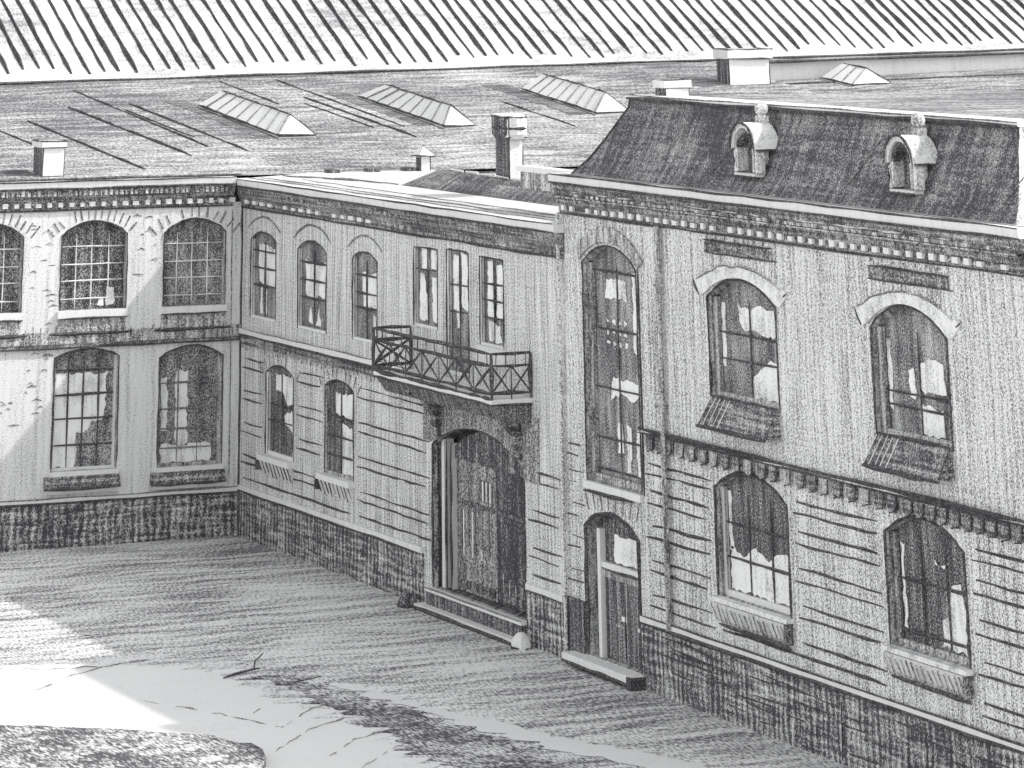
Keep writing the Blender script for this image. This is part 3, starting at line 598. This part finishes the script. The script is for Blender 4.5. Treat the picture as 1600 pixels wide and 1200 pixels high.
# ================================================================== PAVILION WITH MANSARD
FC = lambda u, n, z: Vector((-.03 - n, -u, z))
pv = root('mansard_pavilion', 'tall corner pavilion on the right with a dark mansard roof and two round-headed dormers', 'building')
stair = (23.1, 26.0, 4.02, 8.85, 9.30); door = (22.95, 25.75, .28, 3.02, 3.42)
cu = [(29.6, 32.8, 6.42, 8.55, 9.02), (36.95, 40.0, 6.4, 8.5, 9.02)]; cl = [(29.6, 32.92, 2.42, 4.6, 5.03), (37.05, 40.15, 2.52, 4.6, 5.03)]
H = [stair, door] + cu + cl; w = Mesh()
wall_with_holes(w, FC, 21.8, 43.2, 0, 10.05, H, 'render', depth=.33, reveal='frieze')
w.face([(-.03, -43.2, 0), (13, -43.2, 0), (13, -43.2, 10.05), (-.03, -43.2, 10.05)], 'stone')
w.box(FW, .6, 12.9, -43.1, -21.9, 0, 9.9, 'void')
w.box(FW, -.025, 12.9, -21.84, -21.81, 9.2, 10.6, 'render')
prs = [(4.72, 4.5), (4.15, 3.9), (3.44, 3.18), (2.72, 2.48), (2.0, 1.76)]
joints(w, FC, [(26.1, 29.5, 1.5, 5), (33.1, 36.9, 1.5, 5), (40.3, 43.1, 1.5, 5), (29.6, 37, 1.5, 1.9), (21.85, 22.95, 1.3, 4.9)], prs, r=.027)
for u in (26.12,): w.stroke([FC(u, .02, 4.0), FC(u, .02, 9.0)], .028)
w.build('wall', pv)
pl = Mesh()
for a, b in ((21.9, 22.85), (25.85, 43.2)):
    pl.box(FC, a, b, 0, .06, 0, 1.38, 'plinth' if a > 25 else 'timber_and_shade')
    if a > 25: pl.box(FC, a, b, 0, .1, 1.382, 1.5, 'white'); pl.stroke([FC(a, .11, 1.37), FC(b, .11, 1.37)], .04, step=1); pl.stroke([FC(a, .11, 1.52), FC(b, .11, 1.52)], .022, step=1)
for i in range(16):
    u = 26 + rnd.uniform(0, 17); pl.stroke([FC(u, .065, rnd.uniform(.0, .4)), FC(u + .02, .065, rnd.uniform(.5, 1.3))], .03)
for i in range(34):
    u = 26 + rnd.uniform(0, 15); z = rnd.uniform(.1, 1.3); pl.stroke([FC(u, .065, z), FC(u + rnd.uniform(.5, 2), .065, z + rnd.uniform(-.05, .02))], .022)
pl.build('plinth', pv)
sc = Mesh(); sc.box(FC, 26.15, 43.2, 0, .10, 5.36, 5.42, 'render'); sc.stroke([FC(26.05, .11, 5.44), FC(43.2, .11, 5.44)], .045, step=.8)
sc.stroke([FC(26.05, .11, 5.36), FC(43.2, .11, 5.36)], .025, step=.8)
i = 0; u = 26.4
while u < 43:
    dk = u > 37.5 or u < 27.2
    sc.prism(FC, [(u, 5.1), (u + .12, 5.02), (u + .34, 5.06), (u + .4, 5.34), (u, 5.34)], .003, .09, 'cornice' if dk or i % 3 else 'frieze')
    sc.stroke([FC(u + .40, .095, 5.32), FC(u + .36, .095, 5.06), FC(u + .1, .095, 5.0)], .03, 'lead')
    u += rnd.uniform(.5, .62) if not dk else .46; i += 1
sc.build('string_course', pv)
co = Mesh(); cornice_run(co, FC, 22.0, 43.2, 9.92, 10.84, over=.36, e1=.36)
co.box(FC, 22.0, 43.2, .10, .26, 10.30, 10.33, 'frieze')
co.stroke([FC(22, .24, 10.46), FC(43.4, .24, 10.46)], .02, 'curtain_glint', step=.4, wob=.6)
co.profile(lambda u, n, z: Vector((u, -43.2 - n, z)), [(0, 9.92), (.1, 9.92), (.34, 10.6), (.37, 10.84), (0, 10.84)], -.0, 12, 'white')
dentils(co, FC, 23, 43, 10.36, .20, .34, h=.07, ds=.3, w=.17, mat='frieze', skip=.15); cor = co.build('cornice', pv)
dentils(None, FC, 22.1, 43.1, 10.0, .07, .15, h=.12, ds=.46, w=.2, skip=.12, parent=cor)
window(FC, pv, stair, cols=2, rows=(.06, .20, .43, .70, .97), bw=.05, pane='glass', frame='frieze', fw=.16, hood=dark_arch_ring,
       blinds_and_glints=[rect(.24, .84, .66, .93), rect(.80, .60, .96, .98), [(.30, .36), (.34, .46), (.95, .46), (.95, .42), (.75, .37), (.5, .39)], rect(.42, .12, .52, .26), rect(.60, .04, .68, .25), rect(.8, .03, .95, .24)] +
              [rect(.25 + .12 * (k % 4), .62 + .05 * (k // 4), .30 + .12 * (k % 4), .635 + .05 * (k // 4)) for k in range(12)],
       sill=lambda m, fr, h: (m.box(fr, h[0] - .05, h[1] + .05, -.2, .1, h[2] - .16, h[2] - .005, 'white'), m.stroke([fr(h[0], .11, h[2] - .2), fr(h[1] - .3, .11, h[2] - .2)], .04)), name='stair_window', label='tall narrow arched stair window over the small door')
CU = [[[(.34, .70), (.30, .94), (.5, .90), (.66, .96), (.9, .94), (.9, .66)], [(.48, 0), (.5, .22), (.62, .30), (.78, .44), (.92, .36), (.9, 0)], rect(.03, .25, .08, .95)],
      [[(.5, .42), (.46, .66), (.62, .76), (.84, .74), (.86, .42)], rect(.34, .34, .42, .62), [(.48, 0), (.5, .30), (.8, .26), (.82, 0)], rect(.03, .2, .08, .9)]]
for i, h in enumerate(cu):
    window(FC, pv, h, cols=2, rows=((.66, .40), (.30, .42))[i], bw=.05, pane='glass', blinds_and_glints=CU[i], frame='render', fw=.14, sill=sill_box, hood=hood_white, edge=.045)
    m = Mesh(); u = h[0] - .02 + .1 * i; m.box(FC, u, u + 3.2, .0, .04, 9.50 - .05 * i, 9.76 - .05 * i, 'cornice')
    for k in range(7): m.stroke([FC(u + .1 + k * .45, .03, 9.80), FC(u + .12 + k * .45, .03, 9.9 - .05 * i)], .03, 'softlead')
    m.stroke([FC(u, .045, 9.76 - .05 * i), FC(u + 3.2, .045, 9.76 - .05 * i)], .025); m.stroke([FC(u, .045, 9.50 - .05 * i), FC(u + 3.4, .045, 9.50 - .05 * i)], .02); m.build('wall_panel', pv)
CLB = [[[(.02, .02), (.04, .42), (.22, .36), (.4, .46), (.6, .38), (.8, .5), (.95, .42), (.97, 0)], rect(.02, .4, .07, .96)],
       [[(.56, .03), (.55, .26), (.66, .34), (.72, .6), (.84, .66), (.88, .4), (.86, .02)], [(.5, .84), (.5, .78), (.62, .76), (.70, .84), (.64, .80), (.56, .79)], rect(.04, .1, .07, .9)]]
for i, h in enumerate(cl):
    window(FC, pv, h, cols=3, rows=((.36, .68), (.14, .6))[i], bw=.06, pane='dark', blinds_and_glints=CLB[i], frame='white' if i == 0 else 'frieze', fw=.12, sill=sill_fringe, edge=.05)
# small door under the stair window
D = Mesh(); D.stroke([FC(u, .02, z) for u, z in outline(door)[1:] + [outline(door)[0]]], .045, step=.4)
D.box(FC, 23.3, 23.46, -.28, -.12, .28, 3.0, 'white'); D.box(FC, 25.55, 25.68, -.28, -.16, .28, 3.0, 'white'); D.box(FC, 23.46, 25.55, -.28, -.16, 2.18, 2.30, 'white')
D.box(FC, 23.46, 25.55, -.28, -.2, 1.98, 2.17, 'frieze'); D.stroke([FC(23.4, -.15, 2.16), FC(25.6, -.15, 2.16)], .03)
D.prism(FC, outline(door, -.003), -.32, -.29, 'timber_and_shade')
do = D.build('door', pv)
t = Mesh(); t.prism(FC, rough(rect(23.95, 2.34, 25.4, 2.92), .03), -.285, -.26, 'curtain_glint'); t.build('transom_light', do)
t = Mesh(); t.box(FC, 23.47, 25.54, -.286, -.24, .3, 1.97, 'timber_and_shade'); t.box(FC, 24.3, 24.55, -.24, -.23, 1.15, 1.25, 'curtain_glint'); t.box(FC, 24.0, 24.4, -.24, -.232, 1.0, 1.05, 'frieze')
for u in (23.6, 24.5, 25.4): t.stroke([FC(u, -.235, .35), FC(u, -.235, 1.9)], .02, 'lead')
lf = t.build('door_leaf', do)
t = Mesh(); t.box(FC, 25.2, 25.28, -.24, -.19, 1.05, 1.12, 'white'); t.build('handle', do)
t = Mesh(); t.box(FC, 22.3, 25.95, -.28, .42, 0.10, .272, 'white'); t.box(FC, 25.75, 26.0, .0, .47, 0, .26, 'lead'); t.stroke([FC(22.3, .43, .1), FC(25.9, .43, .08)], .045); t.build('step', do)
t = Mesh(); 
for k in range(8): t.stroke([FC(23.15 + k * .36, .012, 3.50 - abs(k - 3.5) * .03), FC(22.95 + k * .41, .012, 3.80)], .035, 'softlead')
t.build('arch_stones', do)
# downpipes
for (u, r_, z0, mt_) in ((27.36, .075, 1.4, 'frieze'), (21.98, .05, .2, 'render')):
    t = Mesh(); t.prism(lambda a, n, z: Vector((-.03 - .12 - a, -u - z, n)), [(r_ * math.cos(q * .785), r_ * math.sin(q * .785)) for q in range(8)], z0, 9.92, mt_)
    for z in (3, 6, 8.6): t.box(FC, u - r_ - .02, u + r_ + .02, 0, .21, z, z + .06, mt_)
    t.build('downpipe', pv)
# mansard
ms = Mesh(); prof = [(.0, 10.86, 0, 0), (.3, 11.2, .46, .3), (.58, 11.7, .90, .6), (.82, 12.22, 1.34, .9), (.95, 12.45, 1.52, 1.0), (.97, 12.66, 1.58, 1.02)]
L0, R0 = 22.55, 42.9
for (xa, za, a0, a1), (xb, zb, b0, b1) in zip(prof, prof[1:]):
    ms.face([(xa, -(L0 + a0), za), (xa, -(R0 - a1), za), (xb, -(R0 - b1), zb), (xb, -(L0 + b0), zb)], 'slate_and_shade')
    ms.face([(xa, -(R0 - a1), za), (13, -(R0 - a1), za), (13, -(R0 - b1), zb), (xb, -(R0 - b1), zb)], 'ornament')  # end slope painted paler than the front, as sunlit
    ms.face([(xa, -(L0 + a0), za), (13, -(L0 + a0), za), (13, -(L0 + b0), zb), (xb, -(L0 + b0), zb)], 'slate_and_shade')
ms.face([(-.1, -22.0, 10.855), (13, -22.0, 10.855), (13, -43.2, 10.855), (-.1, -43.2, 10.855)], 'white')
ms.box(FW, .90, 2.1, -(R0 - .98), -(L0 + 1.5), 12.662, 12.74, 'white'); ms.face([(2.1, -(L0 + 1.5), 12.70), (13, -(L0 + 1.5), 12.70), (13, -(R0 - .98), 12.70), (2.1, -(R0 - .98), 12.70)], 'roof')
ms.stroke([(.88, -(L0 + 1.5), 12.66), (.88, -(R0 - .98), 12.66)], .045, step=1); ms.stroke([(.9, -(L0 + 1.45), 12.75), (.9, -(R0 - .98), 12.75)], .018, 'softlead', step=1)
ms.stroke([(x_ - .02, -(L0 + o_), z_) for x_, z_, o_, _ in prof], .035); ms.stroke([(x_ - .02, -(R0 - o_), z_) for x_, z_, _, o_ in prof], .035)
for u, k in ((24.6, .5), (26.2, .3), (35.2, .3), (29, .25), (41.6, .4)): ms.stroke([(x_ - .02, -(u + o_), z_) for x_, z_, o_, _ in prof[1:4]], .02, 'softlead')
mr = ms.build('roof', pv)
for uc in (31.45, 38.4):
    d = Mesh(); fr = lambda u, n, z, uc=uc: Vector((.12 - n, -(uc + u), z + .22))
    a = arch(-.58, .58, 11.58, 12.16, 12); b = arch(-.46, .46, 11.60, 12.04, 12); c = arch(-.34, .34, 11.6, 11.92, 12)
    for i in range(12):
        d.prism(fr, [b[i], b[i + 1], a[i + 1], a[i]], -.62, .06, 'trim')
        d.prism(fr, [c[i], c[i + 1], b[i + 1], b[i]], -.3, -.02, 'cornice')
    for s in (-1, 1):
        lo, hi = sorted((s * .34, s * .42)); d.box(fr, lo, hi, -.4, .02, 11.1, 11.61, 'ornament'); lo, hi = sorted((s * .44, s * .58)); d.prism(fr, [(lo, 11.08), (hi, 11.08), (hi if s > 0 else lo, 11.5), (s * .44, 11.6)], -.2, .0, 'ornament')
    d.box(fr, -.5, .5, -.3, .05, 11.0, 11.06, 'white'); d.box(fr, -.44, .44, -1.0, -.45, 11.1, 11.9, 'void')
    d.stroke([fr(u, .11, z) for u, z in a], .03); d.stroke([fr(u, .0, z) for u, z in c], .025); d.stroke([fr(-.6, .11, 11.0), fr(.6, .11, 11.0)], .03)
    d.stroke([fr(a[-1][0], -y, a[-1][1]) for y in (-.05, .3, .6)], .025)
    d.stroke([fr(u, .07, z) for u, z in arch(-.5, .5, 11.6, 12.08, 8)], .02, 'white')
    for q in range(6): d.stroke([fr(-.5 + q * .2, .07, 11.02), fr(-.48 + q * .2, .03, 10.98)], .02)
    do_ = d.build('dormer', mr)
    t = Mesh(); t.prism(fr, outline((-.33, .33, 11.1, 11.6, 11.91)), -.3, -.26, 'dark'); t.build('pane', do_)
    t = Mesh(); t.box(fr, -.14, .14, -.62, -.40, 12.1, 12.30, 'ornament')
    N_ = 10
    ring = lambda k: (.17 * math.sin(math.pi * k / 6), 12.44 - .17 * math.cos(math.pi * k / 6))
    for k in range(6):
        for j in range(N_):
            q = []
            for kk, jj in ((k, j), (k, j + 1), (k + 1, j + 1), (k + 1, j)):
                rr, zz = ring(kk); q.append(fr(rr * math.cos(jj * 2 * math.pi / N_), -.5 + rr * math.sin(jj * 2 * math.pi / N_), zz))
            t.face(q, 'timber_and_shade' if 3 <= j <= 6 else 'ornament')  # left half of the ball painted dark for shade
    t.build('finial', do_)
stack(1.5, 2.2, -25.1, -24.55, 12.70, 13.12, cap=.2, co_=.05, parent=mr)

# ================================================================== SMALL THINGS
def guard_stone(u, n, r_, h_, mat, label):
    m = Mesh(); N_ = 12; prev = None
    for k in range(6):
        a = k / 5 * math.pi / 2; rr = r_ * (math.cos(a) if k else 1); zz = h_ * math.sin(a) if k else 0
        cur = [FB(u + rr * math.cos(j * 2 * math.pi / N_) * (1 + .08 * math.sin(j * 2.3)), n + rr * math.sin(j * 2 * math.pi / N_), zz) for j in range(N_)]
        if prev:
            for j in range(N_): m.face([prev[j], prev[(j + 1) % N_], cur[(j + 1) % N_], cur[j]], mat)
        prev = cur
    m.stroke([FB(u + r_ * 1.02 * math.cos(j * 2 * math.pi / 8), n + r_ * 1.02 * math.sin(j * 2 * math.pi / 8), .03) for j in range(9)], .03)
    tag(m.build('guard_stone'), label, 'guard stone')
guard_stone(13.3, .5, .28, .32, 'timber_and_shade', 'squat dark guard stone at the left foot of the gateway steps')
guard_stone(20.0, .42, .27, .36, 'white', 'rounded pale guard stone at the right foot of the gateway steps')
tw = Mesh(); tw.stroke([(-8.86, -20.55, .04), (-8.2, -20.2, .06), (-7.6, -19.9, .06)], .024, step=.3); tw.stroke([(-7.9, -20.1, .06), (-7.5, -19.3, .10), (-6.95, -18.5, .12)], .018, step=.3)
tag(tw.build('twig'), 'thin forked dark twig lying on the courtyard beside the painted sunlit patch', 'twig')
